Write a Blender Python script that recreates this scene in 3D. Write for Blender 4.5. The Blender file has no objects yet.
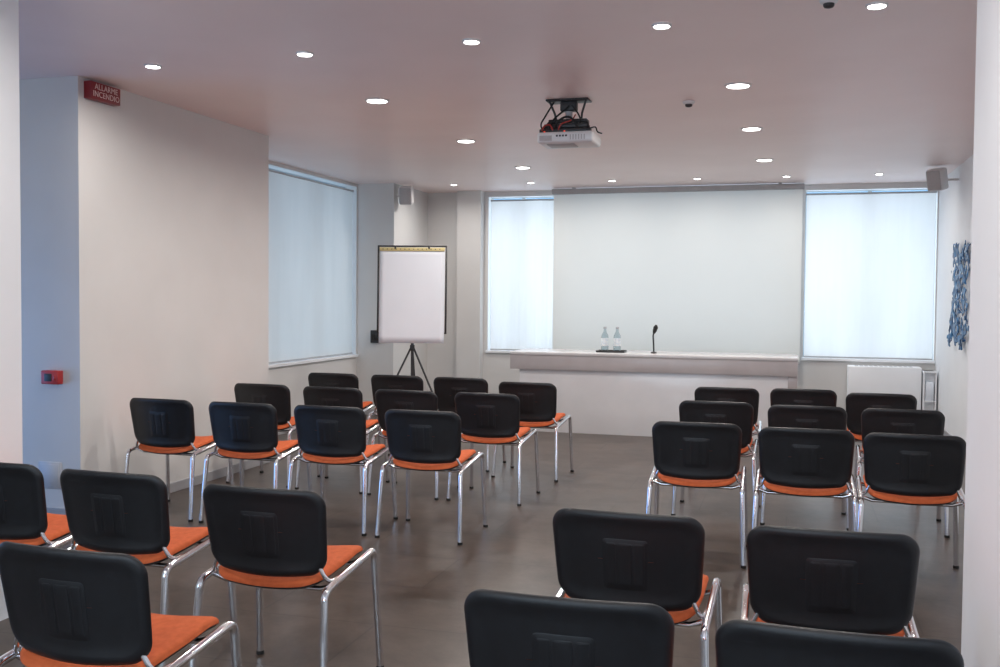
import bpy, bmesh, math, random
from mathutils import Vector, Matrix, noise
random.seed(4)
scene = bpy.context.scene
COL = scene.collection
H = 2.93

# ------------------------------------------------------------------ materials
def new_mat(name):
    m = bpy.data.materials.new(name); m.use_nodes = True
    return m, m.node_tree, m.node_tree.nodes['Principled BSDF']

def noise_mat(name, c1, c2, scale=8, rough=0.6, metallic=0.0, bump=0.0, bscale=200, spec=0.5, coat=0.0, detail=4):
    m, nt, p = new_mat(name)
    tc = nt.nodes.new('ShaderNodeTexCoord')
    n = nt.nodes.new('ShaderNodeTexNoise'); n.inputs['Scale'].default_value = scale
    n.inputs['Detail'].default_value = detail
    r = nt.nodes.new('ShaderNodeValToRGB')
    r.color_ramp.elements[0].position = 0.35; r.color_ramp.elements[1].position = 0.65
    r.color_ramp.elements[0].color = (*c1, 1); r.color_ramp.elements[1].color = (*c2, 1)
    nt.links.new(tc.outputs['Object'], n.inputs['Vector'])
    nt.links.new(n.outputs['Fac'], r.inputs['Fac'])
    nt.links.new(r.outputs['Color'], p.inputs['Base Color'])
    p.inputs['Roughness'].default_value = rough
    p.inputs['Metallic'].default_value = metallic
    p.inputs['Specular IOR Level'].default_value = spec
    p.inputs['Coat Weight'].default_value = coat
    if bump > 0:
        n2 = nt.nodes.new('ShaderNodeTexNoise'); n2.inputs['Scale'].default_value = bscale
        b = nt.nodes.new('ShaderNodeBump'); b.inputs['Strength'].default_value = bump
        b.inputs['Distance'].default_value = 0.002
        nt.links.new(tc.outputs['Object'], n2.inputs['Vector'])
        nt.links.new(n2.outputs['Fac'], b.inputs['Height'])
        nt.links.new(b.outputs['Normal'], p.inputs['Normal'])
    return m

M = {}
M['wall'] = noise_mat('wall_paint', (0.66,0.65,0.64), (0.69,0.68,0.67), 2, 0.7, bump=0.05)
M['wall_white'] = noise_mat('wall_white_paint', (0.86,0.88,0.91), (0.89,0.91,0.94), 2, 0.65, bump=0.05)
M['ceiling'] = noise_mat('ceiling_paint', (0.88,0.74,0.715), (0.91,0.77,0.745), 1.5, 0.42, bump=0.03)
M['base'] = noise_mat('baseboard_paint', (0.38,0.38,0.40), (0.42,0.42,0.44), 4, 0.4)
M['black'] = noise_mat('black_plastic', (0.0070,0.0075,0.0095), (0.0090,0.0098,0.0125), 30, 0.40, bump=0.25, bscale=900, spec=0.5)
M['orange'] = noise_mat('orange_fabric', (0.52,0.108,0.034), (0.60,0.132,0.044), 40, 0.75, bump=0.4, bscale=700, spec=0.25)
M['chrome'] = noise_mat('chrome', (0.82,0.83,0.86), (0.88,0.89,0.92), 10, 0.09, metallic=1.0)
M['rubber'] = noise_mat('black_rubber', (0.012,0.012,0.012), (0.02,0.02,0.02), 30, 0.7)
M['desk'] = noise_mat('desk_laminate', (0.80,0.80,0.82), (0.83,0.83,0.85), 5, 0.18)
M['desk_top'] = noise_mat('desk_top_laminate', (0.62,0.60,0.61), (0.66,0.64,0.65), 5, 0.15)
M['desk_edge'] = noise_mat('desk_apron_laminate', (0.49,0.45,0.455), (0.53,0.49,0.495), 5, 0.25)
M['white_plastic'] = noise_mat('white_plastic', (0.70,0.70,0.70), (0.75,0.75,0.75), 8, 0.4)
M['grey_plastic'] = noise_mat('grey_plastic', (0.42,0.42,0.43), (0.46,0.46,0.47), 8, 0.5)
M['plate'] = noise_mat('plate_plastic', (0.50,0.51,0.54), (0.54,0.55,0.58), 8, 0.5)
M['spk'] = noise_mat('speaker_plastic', (0.66,0.64,0.64), (0.70,0.68,0.68), 8, 0.5)
M['grille'] = noise_mat('speaker_grille', (0.42,0.40,0.40), (0.50,0.48,0.48), 200, 0.7)
M['paper'] = noise_mat('paper', (0.78,0.83,0.90), (0.80,0.85,0.92), 3, 0.7)
M['yellow'] = noise_mat('yellow_card', (0.62,0.53,0.25), (0.67,0.57,0.29), 6, 0.6)
M['red'] = noise_mat('red_plastic', (0.22,0.014,0.02), (0.26,0.018,0.025), 8, 0.35)
M['redbright'] = noise_mat('red_box_plastic', (0.45,0.03,0.03), (0.50,0.04,0.04), 8, 0.4)
M['redcable'] = noise_mat('red_cable', (0.35,0.03,0.02), (0.42,0.04,0.03), 8, 0.5)
M['darkgrey'] = noise_mat('dark_metal', (0.02,0.02,0.022), (0.035,0.035,0.038), 12, 0.45)
M['frame'] = noise_mat('window_frame_paint', (0.45,0.52,0.58), (0.50,0.56,0.62), 5, 0.4)
M['label'] = noise_mat('bottle_label', (0.62,0.70,0.78), (0.88,0.90,0.90), 60, 0.5)
M['blueart'] = noise_mat('blue_wall_art', (0.004,0.030,0.105), (0.045,0.20,0.44), 16, 0.35, bump=0.6, bscale=60)

# floor
m, nt, p = new_mat('floor_tiles'); M['floor'] = m
tc = nt.nodes.new('ShaderNodeTexCoord')
n1 = nt.nodes.new('ShaderNodeTexNoise'); n1.inputs['Scale'].default_value = 2.0; n1.inputs['Detail'].default_value = 14; n1.inputs['Roughness'].default_value = 0.80; n1.inputs['Distortion'].default_value=.3
r1 = nt.nodes.new('ShaderNodeValToRGB')
r1.color_ramp.elements[0].position = 0.38; r1.color_ramp.elements[1].position = 0.62
r1.color_ramp.elements[0].color = (0.048,0.034,0.026,1); r1.color_ramp.elements[1].color = (0.108,0.082,0.067,1)
br = nt.nodes.new('ShaderNodeTexBrick'); br.offset = 0.5
br.inputs['Scale'].default_value = 1.0
br.inputs['Brick Width'].default_value = 1.2; br.inputs['Row Height'].default_value = 0.6
br.inputs['Mortar Size'].default_value = 0.005; br.inputs['Mortar Smooth'].default_value = 0.2
br.inputs['Color1'].default_value = (0.88,0.88,0.88,1); br.inputs['Color2'].default_value = (1,1,1,1)
br.inputs['Mortar'].default_value = (0.55,0.55,0.55,1)
mx = nt.nodes.new('ShaderNodeMix'); mx.data_type = 'RGBA'; mx.blend_type = 'MULTIPLY'; mx.inputs[0].default_value = 1.0
nt.links.new(tc.outputs['Object'], n1.inputs['Vector']); nt.links.new(n1.outputs['Fac'], r1.inputs['Fac'])
nt.links.new(tc.outputs['Object'], br.inputs['Vector'])
nt.links.new(r1.outputs['Color'], mx.inputs[6]); nt.links.new(br.outputs['Color'], mx.inputs[7])
nt.links.new(mx.outputs[2], p.inputs['Base Color'])
n3 = nt.nodes.new('ShaderNodeTexNoise'); n3.inputs['Scale'].default_value = 3; n3.inputs['Detail'].default_value = 3
mr = nt.nodes.new('ShaderNodeMapRange'); mr.inputs['To Min'].default_value = 0.27; mr.inputs['To Max'].default_value = 0.33
nt.links.new(tc.outputs['Object'], n3.inputs['Vector']); nt.links.new(n3.outputs['Fac'], mr.inputs['Value'])
nt.links.new(mr.outputs['Result'], p.inputs['Roughness'])
p.inputs['Specular IOR Level'].default_value = 0.38

def blind_mat(name, col, tr, scale=3, zs=1.0, lo=.97):
    m = bpy.data.materials.new(name); m.use_nodes = True; nt = m.node_tree
    nt.nodes.clear()
    out = nt.nodes.new('ShaderNodeOutputMaterial')
    tc = nt.nodes.new('ShaderNodeTexCoord')
    mp = nt.nodes.new('ShaderNodeMapping'); mp.inputs['Scale'].default_value = (1,1,zs)
    n = nt.nodes.new('ShaderNodeTexNoise'); n.inputs['Scale'].default_value = scale
    r = nt.nodes.new('ShaderNodeValToRGB')
    r.color_ramp.elements[0].position=.3; r.color_ramp.elements[1].position=.7
    r.color_ramp.elements[0].color = (*[c*lo for c in col],1); r.color_ramp.elements[1].color = (*col,1)
    nt.links.new(tc.outputs['Object'], mp.inputs['Vector']); nt.links.new(mp.outputs['Vector'], n.inputs['Vector']); nt.links.new(n.outputs['Fac'], r.inputs['Fac'])
    d = nt.nodes.new('ShaderNodeBsdfDiffuse'); t = nt.nodes.new('ShaderNodeBsdfTranslucent')
    mix = nt.nodes.new('ShaderNodeMixShader'); mix.inputs[0].default_value = tr
    nt.links.new(r.outputs['Color'], d.inputs['Color']); nt.links.new(r.outputs['Color'], t.inputs['Color'])
    nt.links.new(d.outputs[0], mix.inputs[1]); nt.links.new(t.outputs[0], mix.inputs[2])
    nt.links.new(mix.outputs[0], out.inputs['Surface'])
    return m
M['blind'] = blind_mat('blind_fabric', (0.88,0.87,0.85), 0.42, 4, .15, .94)
M['blind_side'] = blind_mat('side_blind_fabric', (0.82,0.81,0.78), 0.42, 4, .15, .94)
M['screen'] = blind_mat('screen_fabric', (0.83,0.83,0.79), 0.24, 1.5, 1, .985)

m = bpy.data.materials.new('window_glass'); m.use_nodes = True; nt = m.node_tree; nt.nodes.clear()
out = nt.nodes.new('ShaderNodeOutputMaterial'); t = nt.nodes.new('ShaderNodeBsdfTransparent'); g = nt.nodes.new('ShaderNodeBsdfGlossy')
g.inputs['Roughness'].default_value = 0.02; mix = nt.nodes.new('ShaderNodeMixShader'); mix.inputs[0].default_value = 0.06
t.inputs['Color'].default_value = (0.93,0.97,1,1)
nt.links.new(t.outputs[0], mix.inputs[1]); nt.links.new(g.outputs[0], mix.inputs[2]); nt.links.new(mix.outputs[0], out.inputs['Surface'])
M['glass'] = m
m = bpy.data.materials.new('bottle_glass'); m.use_nodes = True; nt = m.node_tree; nt.nodes.clear()
out = nt.nodes.new('ShaderNodeOutputMaterial'); t = nt.nodes.new('ShaderNodeBsdfTransparent'); g = nt.nodes.new('ShaderNodeBsdfGlossy')
g.inputs['Roughness'].default_value = 0.08; mix = nt.nodes.new('ShaderNodeMixShader')
lw = nt.nodes.new('ShaderNodeLayerWeight'); lw.inputs['Blend'].default_value = 0.25
t.inputs['Color'].default_value = (0.76,0.83,0.86,1)
nt.links.new(lw.outputs['Facing'], mix.inputs[0])
nt.links.new(t.outputs[0], mix.inputs[1]); nt.links.new(g.outputs[0], mix.inputs[2]); nt.links.new(mix.outputs[0], out.inputs['Surface'])
M['bottle'] = m

def emit_mat(name, col, s):
    m, nt, p = new_mat(name)
    p.inputs['Emission Color'].default_value = (*col,1); p.inputs['Emission Strength'].default_value = s
    p.inputs['Base Color'].default_value = (*col,1)
    return m
M['lens'] = emit_mat('lamp_diffuser', (1,0.97,0.95), 12)
M['led'] = emit_mat('red_led', (1,0.08,0.03), 0.8)

# ------------------------------------------------------------------ mesh builder
class B:
    def __init__(s): s.v=[]; s.f=[]; s.m=[]; s.mats=[]; s.sm=[]
    def mi(s, mat):
        if mat not in s.mats: s.mats.append(mat)
        return s.mats.index(mat)
    def add(s, vs, fs, mat, smooth=False, mx=None):
        o=len(s.v); k=s.mi(mat)
        for v in vs:
            v=Vector(v)
            if mx is not None: v=mx@v
            s.v.append(v)
        for f in fs: s.f.append([i+o for i in f]); s.m.append(k); s.sm.append(smooth)
        return s
    def box(s, x0,x1,y0,y1,z0,z1, mat, mx=None):
        vs=[(x0,y0,z0),(x1,y0,z0),(x1,y1,z0),(x0,y1,z0),(x0,y0,z1),(x1,y0,z1),(x1,y1,z1),(x0,y1,z1)]
        fs=[(3,2,1,0),(4,5,6,7),(0,1,5,4),(1,2,6,5),(2,3,7,6),(3,0,4,7)]
        return s.add(vs,fs,mat,False,mx)
    def rbox(s, x0,x1,y0,y1,z0,z1, mat, r=0.01, seg=3, mx=None):
        bm=bmesh.new(); bmesh.ops.create_cube(bm,size=1)
        for v in bm.verts:
            v.co=Vector((x0+(v.co.x+.5)*(x1-x0), y0+(v.co.y+.5)*(y1-y0), z0+(v.co.z+.5)*(z1-z0)))
        bmesh.ops.bevel(bm, geom=bm.edges[:]+bm.verts[:], offset=r, segments=seg, affect='EDGES', profile=0.5)
        bm.verts.index_update()
        vs=[v.co.copy() for v in bm.verts]; fs=[[v.index for v in f.verts] for f in bm.faces]
        bm.free(); return s.add(vs,fs,mat,True,mx)
    def tube(s, pts, r, mat, seg=12, mx=None, flat=1.0, cap=True):
        pts=[Vector(p) for p in pts]; n=len(pts)
        rs = r if isinstance(r,(list,tuple)) else [r]*n
        T=[]
        for i in range(n):
            a=pts[max(i-1,0)]; b=pts[min(i+1,n-1)]; T.append((b-a).normalized())
        up=Vector((1,0,0)) if abs(T[0].x)<0.9 else Vector((0,0,1))
        N=(up-T[0]*up.dot(T[0])).normalized(); vs=[]; fs=[]
        for i in range(n):
            N=(N-T[i]*N.dot(T[i])).normalized(); Bn=T[i].cross(N)
            for k in range(seg):
                a=2*math.pi*k/seg
                vs.append(pts[i]+N*(math.cos(a)*rs[i])+Bn*(math.sin(a)*rs[i]*flat))
        for i in range(n-1):
            for k in range(seg):
                k2=(k+1)%seg
                fs.append((i*seg+k,i*seg+k2,(i+1)*seg+k2,(i+1)*seg+k))
        if cap:
            fs.append(list(range(seg-1,-1,-1))); fs.append([(n-1)*seg+k for k in range(seg)])
        return s.add(vs,fs,mat,True,mx)
    def lathe(s, prof, mat, seg=24, mx=None):
        vs=[];fs=[];n=len(prof)
        for (r,z) in prof:
            for k in range(seg):
                a=2*math.pi*k/seg; vs.append((r*math.cos(a),r*math.sin(a),z))
        for i in range(n-1):
            for k in range(seg):
                k2=(k+1)%seg; fs.append((i*seg+k,i*seg+k2,(i+1)*seg+k2,(i+1)*seg+k))
        fs.append(list(range(seg-1,-1,-1))); fs.append([(n-1)*seg+k for k in range(seg)])
        return s.add(vs,fs,mat,True,mx)
    def obj(s, name, parent=None, loc=None, bevel=0, autosmooth=True):
        me=bpy.data.meshes.new(name)
        me.from_pydata([tuple(v) for v in s.v],[],s.f)
        for m_ in s.mats: me.materials.append(m_)
        for i,p_ in enumerate(me.polygons): p_.material_index=s.m[i]; p_.use_smooth=s.sm[i]
        bm=bmesh.new(); bm.from_mesh(me); bmesh.ops.recalc_face_normals(bm,faces=bm.faces[:]); bm.to_mesh(me); bm.free()
        if autosmooth and any(s.sm):
            try: me.set_sharp_from_angle(angle=math.radians(50))
            except Exception: pass
        me.update()
        o=bpy.data.objects.new(name,me); COL.objects.link(o)
        if loc is not None: o.location=loc
        if parent is not None: o.parent=parent
        if bevel>0:
            md=o.modifiers.new('bevel','BEVEL'); md.width=bevel; md.segments=2; md.limit_method='ANGLE'
        return o

def fillet(pts, rad, n=6):
    pts=[Vector(p) for p in pts]; out=[pts[0]]
    for i in range(1,len(pts)-1):
        a,b,c=pts[i-1],pts[i],pts[i+1]
        d1=(a-b).normalized(); d2=(c-b).normalized()
        r=min(rad,(a-b).length*.49,(c-b).length*.49)
        p0=b+d1*r; p2=b+d2*r
        for k in range(n+1):
            t=k/n; out.append(p0*(1-t)**2+b*2*t*(1-t)+p2*t*t)
    out.append(pts[-1]); return out

def empty(name, loc=(0,0,0), rz=0):
    o=bpy.data.objects.new(name,None); o.empty_display_size=0.1; o.location=loc; o.rotation_euler=(0,0,rz); COL.objects.link(o); return o
def tag(o, label, cat, group=None):
    o['label']=label; o['category']=cat
    if group: o['group']=group
    return o
def struct(o, label, cat):
    o['kind']='structure'; o['label']=label; o['category']=cat; return o

# ------------------------------------------------------------------ room shell
XR=1.68; YF=12.95
b=B(); b.box(-6.6,2.0,-2.8,13.3,-0.12,0,M['floor']); struct(b.obj('floor'),'taupe mottled semi-gloss tile floor with fine joints','floor')
b=B(); b.box(-6.6,2.0,-2.8,13.3,H,H+0.15,M['ceiling']); struct(b.obj('ceiling'),'smooth pinkish white painted ceiling with recessed lights','ceiling')

SZ=0.79; WT=2.86; WTL=2.89
b=B()
W1=(-3.93,-3.02); WM=(-2.98,.12); W2=(0.16,1.665)
b.box(-4.8,XR,YF,YF+.25,0,SZ,M['wall']); b.box(-4.8,XR,YF,YF+.25,WT,H,M['wall'])
for x0,x1 in ((-4.8,W1[0]),(W1[1],WM[0]),(WM[1],W2[0]),(W2[1],XR)): b.box(x0,x1,YF,YF+.25,SZ,WT,M['wall'])
struct(b.obj('wall_front'),'off-white painted end wall with window openings','wall')
b=B(); b.box(-4.32,-3.99,YF-.16,YF,0,H,M['wall']); struct(b.obj('trim_1'),'shallow off-white painted wall pilaster beside the window','pilaster')
b=B(); b.box(XR,XR+.25,-2.5,YF+.25,0,H,M['wall_white']); struct(b.obj('wall_right'),'white painted side wall','wall')
b=B(); b.box(-6.3,-4.5,5.56,8.05,0,H,M['wall']); struct(b.obj('wall_left'),'off-white painted projecting side wall','wall')
b=B()
b.box(-5.55,-5.3,8.05,11.73,0,.77,M['wall']); b.box(-5.55,-5.3,8.05,11.73,WTL,H,M['wall'])
b.box(-5.55,-5.3,8.05,8.6,.77,WTL,M['wall']); b.box(-5.55,-5.3,11.71,11.73,.77,WTL,M['wall'])
struct(b.obj('wall_left'),'off-white painted window recess wall','wall')
b=B(); b.box(-5.55,-4.8,11.73,YF+.25,0,H,M['wall']); struct(b.obj('wall_left'),'off-white painted corner pier','wall')
b=B(); b.box(-4.15,-3.455,3.3,3.87,0,H,M['wall_white']); struct(b.obj('wall_left'),'white painted pillar','pillar')
b=B(); b.box(.62,XR,3.1,3.93,0,H,M['wall_white']); struct(b.obj('wall_right'),'white painted pier projecting from the side wall','pillar')
LZ0,LZ1=.12,1.45
b=B()
b.box(-6.55,-6.3,-2.5,8.05,0,LZ0,M['wall']); b.box(-6.55,-6.3,-2.5,8.05,LZ1,H,M['wall'])
b.box(-6.55,-6.3,-2.5,3.4,LZ0,LZ1,M['wall']); b.box(-6.55,-6.3,5.2,8.05,LZ0,LZ1,M['wall'])
struct(b.obj('wall_left'),'off-white painted outer wall with a window opening','wall')
b=B()
b.box(-6.55,XR+.25,-2.75,-2.5,0,.9,M['wall']); b.box(-6.55,XR+.25,-2.75,-2.5,2.7,H,M['wall'])
b.box(-6.55,-5.0,-2.75,-2.5,.9,2.7,M['wall']); b.box(1.2,XR+.25,-2.75,-2.5,.9,2.7,M['wall'])
struct(b.obj('wall_back'),'off-white painted rear wall with a wide window opening added for fill light','wall')

def baseboard(x0,x1,y0,y1,name):
    b=B(); b.box(x0,x1,y0,y1,0,.075,M['base']); struct(b.obj(name,bevel=.003),'low grey skirting board along the wall foot','baseboard')
baseboard(-4.5,-4.487,5.547,8.05,'baseboard_left')
baseboard(-6.3,-4.487,5.547,5.56,'baseboard_left')
baseboard(-5.3,-5.287,8.05,11.73,'baseboard_left')
baseboard(-5.3,-4.787,11.717,11.73,'baseboard_left')
baseboard(-4.8,-4.787,11.73,YF,'baseboard_left')
baseboard(-4.787,-4.32,YF-.013,YF,'baseboard_front')
baseboard(-3.99,XR,YF-.013,YF,'baseboard_front')
baseboard(XR-.013,XR,3.93,YF-.013,'baseboard_right')

def window(name, axis, c, a0, a1, z0, z1, nm):
    b=B(); t=.03; tt=.010; d=.02
    def bx(p0,p1,q0,q1,mat,dd=d):
        if axis=='y': b.box(p0,p1,c-dd,c+dd,q0,q1,mat)
        else: b.box(c-dd,c+dd,p0,p1,q0,q1,mat)
    bx(a0,a1,z0,z0+t,M['frame']); bx(a0,a1,z1-tt,z1,M['frame'])
    bx(a0,a0+tt,z0+t,z1-tt,M['frame']); bx(a1-tt,a1,z0+t,z1-tt,M['frame'])
    for k in range(1,nm+1):
        mcx=a0+(a1-a0)*k/(nm+1); bx(mcx-.022,mcx+.022,z0+t,z1-tt,M['frame'])
    bx(a0+tt,a1-tt,z0+t,z1-tt,M['glass'],.004)
    return struct(b.obj(name),'painted metal framed window with clear panes','window')
window('window_1','y',YF+.16,W1[0],W1[1],SZ,WT,1)
window('window_2','y',YF+.16,W2[0],W2[1],SZ,WT,1)
window('window_3','x',-5.48,8.6,11.71,.77,WTL,2)
window('window_4','x',-6.48,3.4,5.2,LZ0,LZ1,1)
window('window_5','y',YF+.20,WM[0],WM[1],SZ,WT,0)
window('added_rear_window','y',-2.66,-5.0,1.2,.9,2.7,3)  # unseen rear window, added so cool light reaches chair backs and pillars
b=B(); b.box(W1[0]-.02,W1[1]+.02,YF-.03,YF+.13,SZ-.03,SZ+.002,M['wall_white']); struct(b.obj('trim_2',bevel=.004),'white window sill','sill')
b=B(); b.box(W2[0]-.02,XR-.002,YF-.03,YF+.13,SZ-.03,SZ+.002,M['wall_white']); struct(b.obj('trim_3',bevel=.004),'white window sill','sill')
b=B(); b.box(-5.45,-5.27,8.58,11.71,.74,.772,M['wall_white']); struct(b.obj('trim_4',bevel=.004),'white window sill','sill')

def blind(axis,c,a0,a1,z0,z1,label,mat):
    mid=(a0+a1)/2
    root=empty('roller_blind',(mid,c,z0) if axis=='y' else (c,mid,z0), 0 if axis=='y' else math.radians(90))
    hw=(a1-a0)/2; h=z1-z0
    b=B(); b.tube([(-hw,0,h-.016),(hw,0,h-.016)],.011,M['grey_plastic'],16); b.box(-hw-.005,-hw,-.012,.012,h-.03,h,M['grey_plastic']); b.box(hw,hw+.005,-.012,.012,h-.03,h,M['grey_plastic'])
    b.obj('roller_tube',root)
    n=60; vs=[];fs=[]
    for i in range(n+1):
        x=-hw+.004+(2*hw-.008)*i/n; yy=.004*math.sin(i*.55)+.002*math.sin(i*1.7)
        vs.append((x,yy,.012)); vs.append((x,yy*.5,h*.5)); vs.append((x,yy*.2,h-.016))
    for i in range(n):
        for j in (0,1): fs.append((3*i+j,3*i+3+j,3*i+4+j,3*i+1+j))
    b=B(); b.add(vs,fs,mat,True); b.obj('fabric',root)
    b=B(); b.rbox(-hw+.004,hw-.004,-.007,.007,0,.020,M['grey_plastic'],.004,2); b.obj('bottom_bar',root)
    tag(root,label,'blind')
blind('y',YF+.02,W1[0]+.032,W1[1]-.006,SZ+.005,WT-.034,'translucent white roller blind lowered over a bright window',M['blind'])
blind('y',YF+.02,W2[0]+.006,W2[1]-.012,SZ+.005,WT-.034,'translucent white roller blind lowered over a bright window',M['blind'])
blind('x',-5.33,8.62,11.66,.776,WTL-.04,'pale grey-blue roller blind lowered in the side recess',M['blind_side'])

# ------------------------------------------------------------------ lights
def area(name, loc, rot, sx, sy, power, col, shape='RECTANGLE', spread=180, parent=None):
    l=bpy.data.lights.new(name,'AREA'); l.shape=shape; l.size=sx
    if shape=='RECTANGLE': l.size_y=sy
    l.energy=power; l.color=col; l.spread=math.radians(spread)
    o=bpy.data.objects.new(name,l); o.location=loc; o.rotation_euler=rot; COL.objects.link(o)
    if parent: o.parent=parent
    return o
DAY=(0.95,0.975,1.0)
R=math.radians
area('daylight_or_fill',((W1[0]+W1[1])/2,YF+.55,1.83),(R(-90),0,0),1.0,2.5,20,DAY)
area('daylight_or_fill',((W2[0]+W2[1])/2,YF+.55,1.83),(R(-90),0,0),1.7,2.5,29,DAY)
area('daylight_or_fill',((WM[0]+WM[1])/2,YF+.65,1.83),(R(-90),0,0),3.3,2.6,27,(1.0,0.99,0.96))
area('daylight_or_fill',(-5.95,10.1,1.85),(0,R(-90),0),2.6,3.6,21,(0.95,0.975,1.0))
area('daylight_or_fill',(-6.8,4.3,.75),(0,R(-90),0),1.3,2.0,34,(0.18,0.42,1.0))
area('daylight_or_fill',(-1.9,-2.95,1.8),(R(90),0,0),6.0,1.8,160,(0.88,0.94,1.0))  # added cool fill light, shining in through the unseen rear opening

LAMP=(1.0,0.95,0.89)
def downlight(x,y,dia,power,grp):
    r=dia/2
    root=empty('downlight',(x,y,H))
    b=B(); b.lathe([(r*1.0,-.002),(r*1.0,-.010),(r*1.22,-.006),(r*1.26,0),(r*1.26,.0)],M['white_plastic'],32); b.obj('trim_ring',root)
    b=B(); b.lathe([(r*.98,-.004),(r*.98,-.011),(r*.6,-.013),(.001,-.0135)],M['lens'],32); b.obj('diffuser',root)
    area('lamp',(0,0,-.016),(0,0,0),dia*.9,0,power,LAMP,'DISK',165,root)
    tag(root,'round white recessed ceiling downlight, switched on','ceiling light',grp)
for x,y in ((-3.84,5.43),(-2.77,5.38),(-1.73,5.35),(-.67,5.29),(.375,5.19)): downlight(x,y,.085,9,'small downlights across the ceiling')
for x in (-4.1,-3.1,-2.09,-1.08,-.07,.93): downlight(x,12.0,.075,9 if x<-4 else 5,'small downlights near the end wall')
for x,y in ((-2.91,6.78),(-.36,6.88),(-2.86,8.70),(-.335,8.63),(-2.83,10.6),(-.28,10.57)): downlight(x,y,.145,20,'large downlights in two ceiling columns')
for x in (-2.85,-.31):  # out-of-view downlights, added to lift the ceiling and near end
    for y in (0.2,3.0): downlight(x,y,.145,18,'large downlights in two ceiling columns')

# ------------------------------------------------------------------ chair
def rrect(w,h,r,n=8,wt=None):
    pts=[]
    for (cx,cy,a0) in ((w/2-r,h/2-r,0),(-w/2+r,h/2-r,90),(-w/2+r,-h/2+r,180),(w/2-r,-h/2+r,270)):
        for k in range(n+1):
            a=math.radians(a0+90*k/n); pts.append((cx+r*math.cos(a),cy+r*math.sin(a)))
    out=[]; N=len(pts)
    for i in range(N):
        a=pts[i]; c=pts[(i+1)%N]; out.append(a)
        L=math.hypot(c[0]-a[0],c[1]-a[1]); k=int(L/.03)
        for j in range(1,k+1): out.append((a[0]+(c[0]-a[0])*j/(k+1),a[1]+(c[1]-a[1])*j/(k+1)))
    return out
def shells(outline, layers, fn):
    n=len(outline); vs=[];fs=[]
    W=max(p[0] for p in outline); Hh=max(p[1] for p in outline)
    for (ins,off) in layers:
        sx=max(1-ins/W,.0005); sz=max(1-ins/Hh,.0005)
        for (x,z) in outline: vs.append(fn(x*sx,z*sz,off))
    L=len(layers)
    for i in range(L-1):
        for k in range(n):
            k2=(k+1)%n; fs.append((i*n+k,i*n+k2,(i+1)*n+k2,(i+1)*n+k))
    return vs,fs

def back_fn(x,z,off):
    y=-.222-(z)*.17+.65*x*x
    k=max(0,-z/.159); t=max(0,z/.159)
    q=(1-(x/.245)**2)
    return Vector((x*(1+.035*z/.16-.015*k*k),y+off,.645+z-.018*q*k*k+.006*q*t*t))

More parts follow.
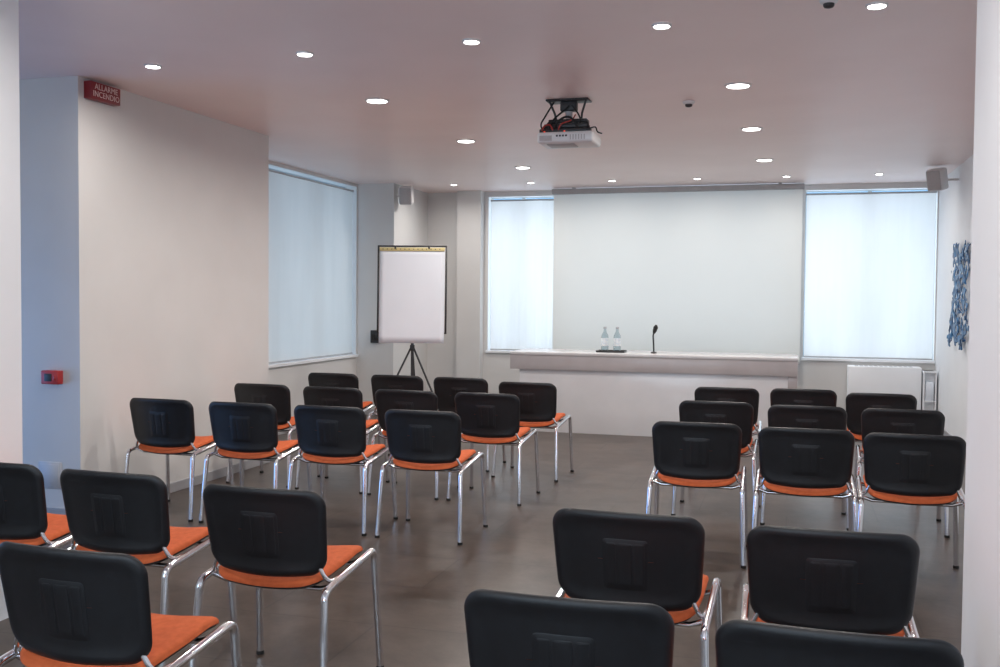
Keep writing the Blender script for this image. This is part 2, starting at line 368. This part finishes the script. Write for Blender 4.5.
def build_chair():
    root=empty('conference_chair')
    b=B(); ol=rrect(.496,.313,.060,10)
    vs,fs=shells(ol,[(.15,.004),(.06,.004),(.006,.005),(0,.002),(0,-.003),(.003,-.008),(.009,-.0115),(.017,-.0132),(.026,-.0125),(.034,-.0100),(.06,-.009),(.10,-.009),(.15,-.009),(.156,-.009)],back_fn)
    b.add(vs,fs,M['black'],True)
    def patch(w,h,cx,cz,off,r,hgt):
        o2=rrect(w,h,r,4)
        v2,f2=shells(o2,[(0,off+.002),(0,off-hgt*.6),(.002,off-hgt),(min(w,h)/2*.5,off-hgt),(min(w,h)/2-.0005,off-hgt)],lambda x,z,o:back_fn(x+cx,z+cz,o))
        b.add(v2,f2,M['black'],True)
    patch(.150,.165,0,-.012,-.0085,.014,.0020)
    for dx,ww in ((-.047,.032),(0,.046),(.047,.032)):
        patch(ww,.140,dx,-.012,-.0102,.007,.0018)
    b.obj('backrest',root)
    b=B(); ol=rrect(.450,.280,.045,8)
    vs,fs=shells(ol,[(.0,.004),(0,.012),(.006,.020),(.02,.026),(.06,.030),(.1399,.032)],back_fn)
    b.add(vs,fs,M['orange'],True); b.obj('back_cushion',root)
    TL=.135
    def seat_fn(x,y,off):
        cup=-.024*(1-min(1,(x/.23)**2))
        fr=-.35*max(0,y-.10)**2/.12
        return Vector((x*(1-.06*(-y)/.2 if y<0 else 1),y+.008,.456+cup+fr+off+(y+.2)*TL))
    ol=rrect(.465,.425,.080,8)
    b=B(); vs,fs=shells(ol,[(.012,-.002),(.0,.003),(.0,.012),(.005,.020),(.016,.026),(.05,.031),(.10,.032),(.17,.031),(.2115,.031)],seat_fn)
    b.add(vs,fs,M['orange'],True); b.obj('seat',root)
    ol=rrect(.450,.410,.07,8)
    b=B(); vs,fs=shells(ol,[(.204,-.014),(.10,-.014),(.03,-.013),(.008,-.010),(0,-.003),(0,.004),(.20,.004)],seat_fn)
    b.add(vs,fs,M['black'],True); b.obj('seat_pan',root)
    b=B()
    rz=lambda y:.440+(y+.2)*TL
    for s in (-1,1):
        b.tube([(s*.258,-.150,rz(-.15)),(s*.258,.0,rz(0)),(s*.258,.125,rz(.125))],.0140,M['chrome'],12)
        b.tube(fillet([(s*.258,-.04,rz(-.04)),(s*.240,-.160,.455),(s*.205,-.172,.530)],.05),.0085,M['chrome'],10)
    for yy in (-.13,.11):
        b.tube([(-.258,yy,rz(yy)-.008),(-.20,yy,rz(yy)-.026),(.20,yy,rz(yy)-.026),(.258,yy,rz(yy)-.008)],.010,M['chrome'],10)
    b.obj('frame',root)
    for s in (-1,1):
        for front in (0,1):
            if front: pts=[(s*.274,.240,.010),(s*.258,.205,rz(.205)),(s*.258,.125,rz(.125))]
            else: pts=[(s*.274,-.262,.010),(s*.258,-.215,rz(-.215)),(s*.258,-.150,rz(-.15))]
            b=B(); fp=fillet(pts,.06,8)
            b.tube(fp,.0145,M['chrome'],14)
            d=(fp[1]-fp[0]).normalized()
            p0=Vector((pts[0][0],pts[0][1],0))
            b.tube([p0,p0+Vector((0,0,.004)),Vector(pts[0])+d*.006],[.015,.016,.0152],M['rubber'],12)
            b.obj('leg',root)
    return root
src=build_chair()
def copy_tree(root):
    n=root.copy(); COL.objects.link(n)
    for c in list(root.children):
        k=c.copy(); k.parent=n; COL.objects.link(k)
    return n
CH=[(-.475,8.10,1),(-.48,6.96,-1),(-.50,5.72,1),(-.505,3.21,-1.5),(-.495,2.245,1),
    (.11,8.18,-1),(.12,6.88,1),(.095,5.65,0),(.135,3.16,1),(.105,2.19,-1),
    (.67,8.00,-2),(.71,6.88,-2),(.64,5.60,-1),
    (-4.00,8.28,-1),(-3.37,8.27,-1),(-2.76,8.24,-1),(-2.09,7.98,-3),
    (-4.03,7.05,-2),(-3.39,7.0,-1),(-2.77,6.97,-1),(-2.13,6.96,-2),
    (-4.07,5.78,-2),(-3.44,5.76,-1),(-2.82,5.77,-1),(-2.175,5.74,-1),
    (-3.19,3.36,-2),(-2.57,3.31,-2),(-1.845,3.21,-1),(-1.91,2.265,-2)]
for i,(x,y,a) in enumerate(CH):
    o = src if i==0 else copy_tree(src)
    aa=math.radians(a)
    o.location=(x-.25*math.sin(aa), y+.25*math.cos(aa), 0); o.rotation_euler=(0,0,aa)
    tag(o,'black plastic-backed conference chair with orange upholstered seat and chrome legs','chair','conference chairs in rows')

# ------------------------------------------------------------------ speaker desk
DY=10.85
root=empty('speaker_desk',(-1.47,DY+.375,0))
hx=1.56
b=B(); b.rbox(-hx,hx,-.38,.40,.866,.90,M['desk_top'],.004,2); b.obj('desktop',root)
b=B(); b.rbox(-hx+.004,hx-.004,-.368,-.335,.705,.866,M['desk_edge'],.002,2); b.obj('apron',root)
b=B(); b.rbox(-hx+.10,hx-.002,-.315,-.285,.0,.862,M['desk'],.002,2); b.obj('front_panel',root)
b=B(); b.rbox(hx-.10,hx-.004,-.335,.39,.56,.705,M['desk_edge'],.003,2); b.rbox(hx-.04,hx-.004,-.285,.39,0,.56,M['desk'],.003,2); b.obj('side_panel',root)
b=B(); b.rbox(-hx+.10,-hx+.14,-.285,.36,0,.862,M['desk'],.003,2); b.box(-hx+.004,-hx+.03,-.335,.39,.705,.862,M['desk_edge']); b.obj('side_panel',root)
tag(root,'long white laminate speaker table with modesty panel','desk')

b=B(); b.rbox(-.16,.16,-.09,.09,0,.012,M['darkgrey'],.005,2); b.rbox(-.16,.16,-.09,-.082,.008,.022,M['darkgrey'],.003,1); b.rbox(-.16,.16,.082,.09,.008,.022,M['darkgrey'],.003,1)
o=b.obj('tray',loc=(-1.93,11.17,.90)); tag(o,'small black tray on the speaker table','tray')
for bx in (-2.005,-1.865):
    root=empty('water_bottle',(bx,11.17,.912))
    b=B(); b.lathe([(.032,0),(.040,.004),(.042,.02),(.042,.15),(.037,.18),(.020,.215),(.015,.235),(.015,.255)],M['bottle'],24); b.obj('bottle_body',root)
    b=B(); b.lathe([(.0425,.06),(.0427,.061),(.0427,.145),(.0425,.146)],M['label'],24); b.obj('bottle_label',root)
    b=B(); b.lathe([(.017,.250),(.018,.252),(.018,.270),(.016,.274),(.002,.275)],M['grey_plastic'],16); b.obj('cap',root)
    tag(root,'clear water bottle with pale label on the tray','bottle','water bottles on the tray')
root=empty('table_microphone',(-1.45,11.15,.90))
b=B(); b.lathe([(.032,0),(.034,.004),(.032,.012),(.014,.018),(.010,.022)],M['darkgrey'],20); b.obj('base',root)
b=B(); b.tube(fillet([(0,0,.018),(-.004,0,.12),(-.010,-.004,.20),(.006,-.014,.245)],.06),.009,M['darkgrey'],10); b.obj('gooseneck',root)
b=B(); b.tube([(0,-.010,.225),(.010,-.018,.252),(.022,-.028,.290),(.028,-.033,.315)],[.014,.023,.026,.012],M['rubber'],14); b.obj('microphone_head',root)
tag(root,'black gooseneck microphone standing on the speaker table','microphone')

# ------------------------------------------------------------------ projection screen
root=empty('projection_screen',(-1.425,12.70,.72))
b=B(); b.rbox(-1.565,1.565,-.045,.05,2.125,2.195,M['grey_plastic'],.012,3); b.box(-1.3,-1.26,-.03,.03,2.19,2.21,M['grey_plastic']); b.box(1.26,1.3,-.03,.03,2.19,2.21,M['grey_plastic']); b.obj('housing',root)
b=B(); b.add([(-1.545,0,.03),(1.545,0,.03),(1.545,0,2.13),(-1.545,0,2.13)],[(0,1,2,3)],M['screen']); b.obj('screen_fabric',root)
b=B(); b.rbox(-1.545,1.545,-.012,.012,.0,.035,M['grey_plastic'],.006,2); b.obj('bottom_bar',root)
tag(root,'large pale grey pull-down projection screen hung from the ceiling','projection screen')

# ------------------------------------------------------------------ projector
root=empty('ceiling_projector',(-1.545,7.10,H))
b=B(); b.rbox(-.21,.20,-.15,.15,-.328,-.248,M['white_plastic'],.022,4)
b.box(-.19,-.10,-.1515,-.145,-.312,-.275,M['grille'])
for k in range(6): b.box(.03+k*.020,.038+k*.020,-.1515,-.147,-.308,-.272,M['grille'])
for k in range(4): b.box(-.07+k*.022,-.056+k*.022,-.1515,-.147,-.285,-.272,M['darkgrey'])
b.rbox(-.15,.05,-.10,.06,-.334,-.324,M['grey_plastic'],.004,1)
b.obj('body',root)
b=B(); b.tube([(.11,.14,-.285),(.11,.175,-.285)],.036,M['darkgrey'],20); b.obj('lens',root)
b=B()
b.rbox(-.17,.14,-.06,.08,-.014,0,M['darkgrey'],.003,1)
b.rbox(-.07,.05,-.035,.035,-.085,-.012,M['darkgrey'],.01,2)
b.tube([(-.01,.0,-.01),(-.01,.0,-.17)],.026,M['grey_plastic'],14)
b.rbox(-.15,.13,-.05,.05,-.170,-.145,M['darkgrey'],.005,2)
b.rbox(-.17,.14,-.10,.02,-.215,-.185,M['darkgrey'],.006,2)
b.rbox(-.20,.17,-.12,-.06,-.250,-.222,M['darkgrey'],.006,2)
for s in (-1,1):
    b.tube([(s*.135-.01,-.05,-.010),(s*.10-.01,-.02,-.10),(s*.09-.01,0,-.16)],.008,M['darkgrey'],8)
    b.tube([(s*.14-.01,.10,-.250),(s*.12-.01,.02,-.155)],.010,M['darkgrey'],8)
    b.tube([(s*.165-.01,-.10,-.228),(s*.13-.01,-.02,-.155)],.012,M['darkgrey'],8)
b.obj('ceiling_mount',root)
def cable(pts,r,mat):
    b=B(); b.tube(fillet(pts,.05,5),r,mat,8); b.obj('cable',root)
cable([(-.17,-.12,-.240),(-.195,-.11,-.19),(-.16,-.05,-.10),(-.12,0,-.01)],.006,M['rubber'])
cable([(.14,-.13,-.240),(.21,-.11,-.215),(.22,-.13,-.26),(.255,-.12,-.27)],.005,M['rubber'])
cable([(-.10,-.11,-.235),(-.06,-.12,-.16),(.02,-.11,-.13),(.09,-.11,-.235)],.008,M['rubber'])
cable([(-.14,-.11,-.235),(-.10,-.10,-.15),(-.05,-.06,-.10),(0,-.04,-.05)],.007,M['rubber'])
cable([(.05,-.10,-.235),(.10,-.09,-.18),(.07,-.05,-.11),(.02,-.04,-.05)],.006,M['rubber'])
cable([(-.06,-.125,-.235),(-.04,-.13,-.19),(.04,-.12,-.17),(.05,-.06,-.12)],.005,M['redcable'])
cable([(-.18,-.125,-.235),(-.16,-.13,-.20),(-.12,-.12,-.19),(-.10,-.12,-.235)],.006,M['redcable'])
for dx in (-.165,-.02):
    b=B(); b.rbox(dx,dx+.010,-.130,-.119,-.250,-.240,M['led'],.002,1); b.obj('indicator_light',root)
tag(root,'white video projector on a black ceiling mount','projector')

for x,y,lab in ((-.73,7.36,'small round white smoke detector on the ceiling'),(.15,5.04,'small round ceiling sensor with dark centre')):
    root=empty('smoke_detector',(x,y,H))
    b=B(); b.lathe([(.042,0),(.044,-.010),(.038,-.018),(.028,-.022)],M['white_plastic'],24); b.obj('base',root)
    b=B(); b.lathe([(.026,-.020),(.026,-.030),(.022,-.038),(.010,-.042),(.001,-.043)],M['darkgrey'],24); b.obj('sensor_head',root)
    tag(root,lab,'smoke detector')

def speaker(loc,rz,tilt,label,arm,k=1.0):
    root=empty('wall_speaker',loc,rz)
    mx=Matrix.Rotation(math.radians(tilt),4,'X')@Matrix.Scale(k,4)
    b=B(); b.rbox(-.10,.10,-.08,.09,-.13,.13,M['spk'],.03,4,mx); b.obj('cabinet',root)
    b=B(); b.rbox(-.085,.085,-.090,-.07,-.115,.115,M['grille'],.012,3,mx); b.obj('grille',root)
    b=B(); b.tube([(0,.07,0),Vector(arm)],.012,M['spk'],10)
    b.obj('bracket',root)
    tag(root,label,'speaker','wall speakers')
speaker((-4.665,11.80,2.78),math.radians(12),14,'small grey loudspeaker bracketed high on the corner pier',(-.12,.04,0.0),.86)
speaker((1.46,11.45,2.785),math.radians(-35),14,'small grey loudspeaker bracketed high on the white side wall',(.17,.14,0),.88)

# ------------------------------------------------------------------ flip chart
root=empty('flip_chart',(-3.65,9.40,0),math.radians(14))
tl=Matrix.Translation((0,-.02,1.05))@Matrix.Rotation(math.radians(-3),4,'X')
b=B(); b.rbox(-.345,.345,.0,.014,.10,.96,M['white_plastic'],.003,1,tl)
for s in (-1,1): b.rbox(s*.342-.009,s*.342+.009,-.005,.016,.085,.972,M['darkgrey'],.002,1,tl)
b.rbox(-.345,.345,-.005,.016,.957,.972,M['darkgrey'],.002,1,tl)
b.rbox(-.345,.345,-.005,.016,.085,.100,M['darkgrey'],.002,1,tl)
b.obj('board',root)
b=B(); n=14; vs=[];fs=[]
for j in range(n+1):
    z=.945-.955*j/n
    for i in range(n+1):
        x=-.328+.656*i/n; c=.010+.004*(j/n)**3
        vs.append((x,-c,z))
for j in range(n):
    for i in range(n): a=j*(n+1)+i; fs.append((a,a+1,a+n+2,a+n+1))
b.add(vs,fs,M['paper'],True,tl); o=b.obj('paper_pad',root); md=o.modifiers.new('s','SOLIDIFY'); md.thickness=.006
b=B(); b.rbox(-.328,.328,-.020,-.012,.914,.950,M['yellow'],.002,1,tl)
for k in range(14): b.box(-.30+k*.044,-.288+k*.044,-.0215,-.019,.930,.937,M['darkgrey'],tl)
for s in (-1,1): b.rbox(s*.17-.008,s*.17+.008,-.028,-.015,.935,.965,M['darkgrey'],.003,1,tl)
b.obj('clamp_strip',root)
b=B(); b.tube([(0,.06,1.0),(0,.07,1.90)],.012,M['darkgrey'],12); b.tube([(0,.06,.62),(0,.06,1.20)],.015,M['darkgrey'],12); b.rbox(-.022,.022,.035,.085,.96,1.02,M['darkgrey'],.006,2); b.obj('column',root)
for (ex,ey) in ((-.46,-.22),(.46,-.22),(0,.50)):
    b=B(); b.tube([(ex*.02,.06+ey*.03,1.0),(ex,.06+ey,.02)],.010,M['darkgrey'],10); b.tube([(ex,.06+ey,0),(ex*.985,.06+ey*.985,.035)],.015,M['rubber'],10); b.obj('leg',root)
tag(root,'tripod flip chart with white paper pad and black frame','flip chart')

# ------------------------------------------------------------------ fire alarm sign
root=empty('fire_alarm_sign',(-4.5,5.765,2.855))
b=B(); b.rbox(-.003,.06,-.150,.150,-.060,.055,M['red'],.006,2); b.obj('housing',root)
def text(body,loc,size,mat,parent,rot):
    c=bpy.data.curves.new('lettering','FONT'); c.body=body; c.size=size; c.extrude=.0008; c.align_x='CENTER'; c.align_y='CENTER'
    c.space_character=1.05
    c.materials.append(mat); o=bpy.data.objects.new('lettering_tmp',c); COL.objects.link(o)
    dg=bpy.context.evaluated_depsgraph_get(); me=bpy.data.meshes.new_from_object(o.evaluated_get(dg))
    bpy.data.objects.remove(o)
    me.materials.clear(); me.materials.append(mat)
    o2=bpy.data.objects.new('lettering',me); o2.location=loc; o2.rotation_euler=rot; o2.parent=parent; COL.objects.link(o2); return o2
M['signtext']=noise_mat('sign_lettering',(0.80,0.62,0.60),(0.85,0.68,0.66),5,.5)
rt=(R(90),0,R(90))
text('ALLARME',(.0612,0,.022),.054,M['signtext'],root,rt)
text('INCENDIO',(.0612,0,-.026),.054,M['signtext'],root,rt)
tag(root,'dark red illuminated fire alarm sign reading ALLARME INCENDIO','sign')

root=empty('fire_call_point',(-4.70,5.56,.95))
b=B(); b.rbox(-.068,.068,-.05,.004,-.045,.045,M['redbright'],.006,2); b.obj('housing',root)
b=B(); b.rbox(-.040,.018,-.054,-.045,-.026,.026,M['darkgrey'],.004,2); b.rbox(.028,.050,-.053,-.045,-.018,.018,M['redbright'],.003,1); b.obj('break_glass',root)
tag(root,'small red fire call point box on the wall','alarm box')
b=B(); b.rbox(-.09,.09,-.008,.004,-.09,.09,M['plate'],.003,1); b.rbox(-.075,.075,-.011,-.006,-.075,.075,M['plate'],.002,1)
o=b.obj('access_plate',loc=(-4.74,5.56,.29)); tag(o,'square light grey cover plate low on the wall','wall plate')
root=empty('switch_box',(-5.03,11.73,1.0))
b=B(); b.rbox(-.065,.065,-.05,0.004,-.08,.08,M['darkgrey'],.006,2); b.obj('housing',root)
for k in (-1,0,1):
    b=B(); b.rbox(k*.036-.012,k*.036+.012,-.058,-.045,-.04,.03,M['rubber'],.004,1); b.obj('switch',root)
tag(root,'small black switch box on the wall behind the flip chart','switch')

# ------------------------------------------------------------------ fan coil unit & small rack
root=empty('fan_coil_unit',(1.09,12.80,0))
b=B(); b.rbox(-.41,.41,-.14,.13,.06,.72,M['wall_white'],.012,3); b.obj('casing',root)
b=B()
for k in range(12): b.box(-.33+k*.055,-.29+k*.055,-.10,.08,.715,.722,M['plate'])
b.obj('air_grille',root)
for x0 in (-.36,.30):
    b=B(); b.box(x0,x0+.06,-.10,.10,0,.065,M['grey_plastic']); b.obj('foot',root)
tag(root,'low white fan coil heater under the window','heater')
root=empty('wall_rack',(1.575,12.68,0))
b=B(); b.box(-.06,-.045,-.06,.16,0,.68,M['wall_white']); b.box(.070,.085,-.06,.16,0,.68,M['wall_white'])
for z in (.0,.32,.665): b.box(-.045,.070,-.06,.16,z,z+.015,M['wall_white'])
b.box(-.045,.070,.02,.16,.0,.68,M['wall_white']); b.obj('cabinet',root)
b=B(); b.rbox(-.035,.055,-.05,.018,.335,.56,M['paper'],.002,1); b.obj('folder',root)
tag(root,'slim white open shelf unit in the corner','shelf')

# ------------------------------------------------------------------ blue wall art
vs=[];fs=[]; ny,nz=52,58
y0,y1,z0,z1=10.45,11.65,1.03,2.13
for j in range(nz+1):
    for i in range(ny+1):
        y=y0+(y1-y0)*i/ny; z=z0+(z1-z0)*j/nz
        q=Vector((y*3.1,z*3.1,.3)); d=noise.noise(q*1.6)*.03+noise.noise(q*4)*.022
        vs.append((-.01+d,y-11.05+noise.noise(q*3)*.04,z-1.58+noise.noise(q*3+Vector((5,5,5)))*.04))
for j in range(nz):
    for i in range(ny):
        u=(i+.5)/ny*2-1; v=(j+.5)/nz*2-1
        q=Vector((u*2.2,v*2.6,1.7)); edge=max(abs(u),abs(v))
        if edge+noise.noise(q*1.5)*.35>.88: continue
        if noise.noise(q*4.2)>.08: continue
        a=j*(ny+1)+i; fs.append((a,a+1,a+ny+2,a+ny+1))
b=B(); b.add(vs,fs,M['blueart'],True); o=b.obj('wall_sculpture',loc=(XR-.035,11.05,1.58),autosmooth=False)
md=o.modifiers.new('s','SOLIDIFY'); md.thickness=.010; md.offset=0
md=o.modifiers.new('ss','SUBSURF'); md.levels=1; md.render_levels=1
tag(o,'crumpled openwork blue sculpture hung on the white wall','wall art')

# ------------------------------------------------------------------ world, camera, view
w=bpy.data.worlds.new('world'); scene.world=w; w.use_nodes=True
bg=w.node_tree.nodes['Background']; bg.inputs['Color'].default_value=(.35,.68,1.0,1); bg.inputs['Strength'].default_value=1.0

cam=bpy.data.cameras.new('camera'); cam.sensor_width=36; cam.lens=36; cam.clip_start=.05
co=bpy.data.objects.new('camera',cam); COL.objects.link(co)
mw=Matrix.Translation((0,0,1.5))@Matrix.Rotation(R(16.17),4,'Z')@Matrix.Rotation(R(90-2.03),4,'X')@Matrix.Rotation(R(.47),4,'Z')
co.matrix_world=mw
scene.camera=co
scene.view_settings.view_transform='Standard'
scene.view_settings.look='None'
scene.view_settings.exposure=0.0
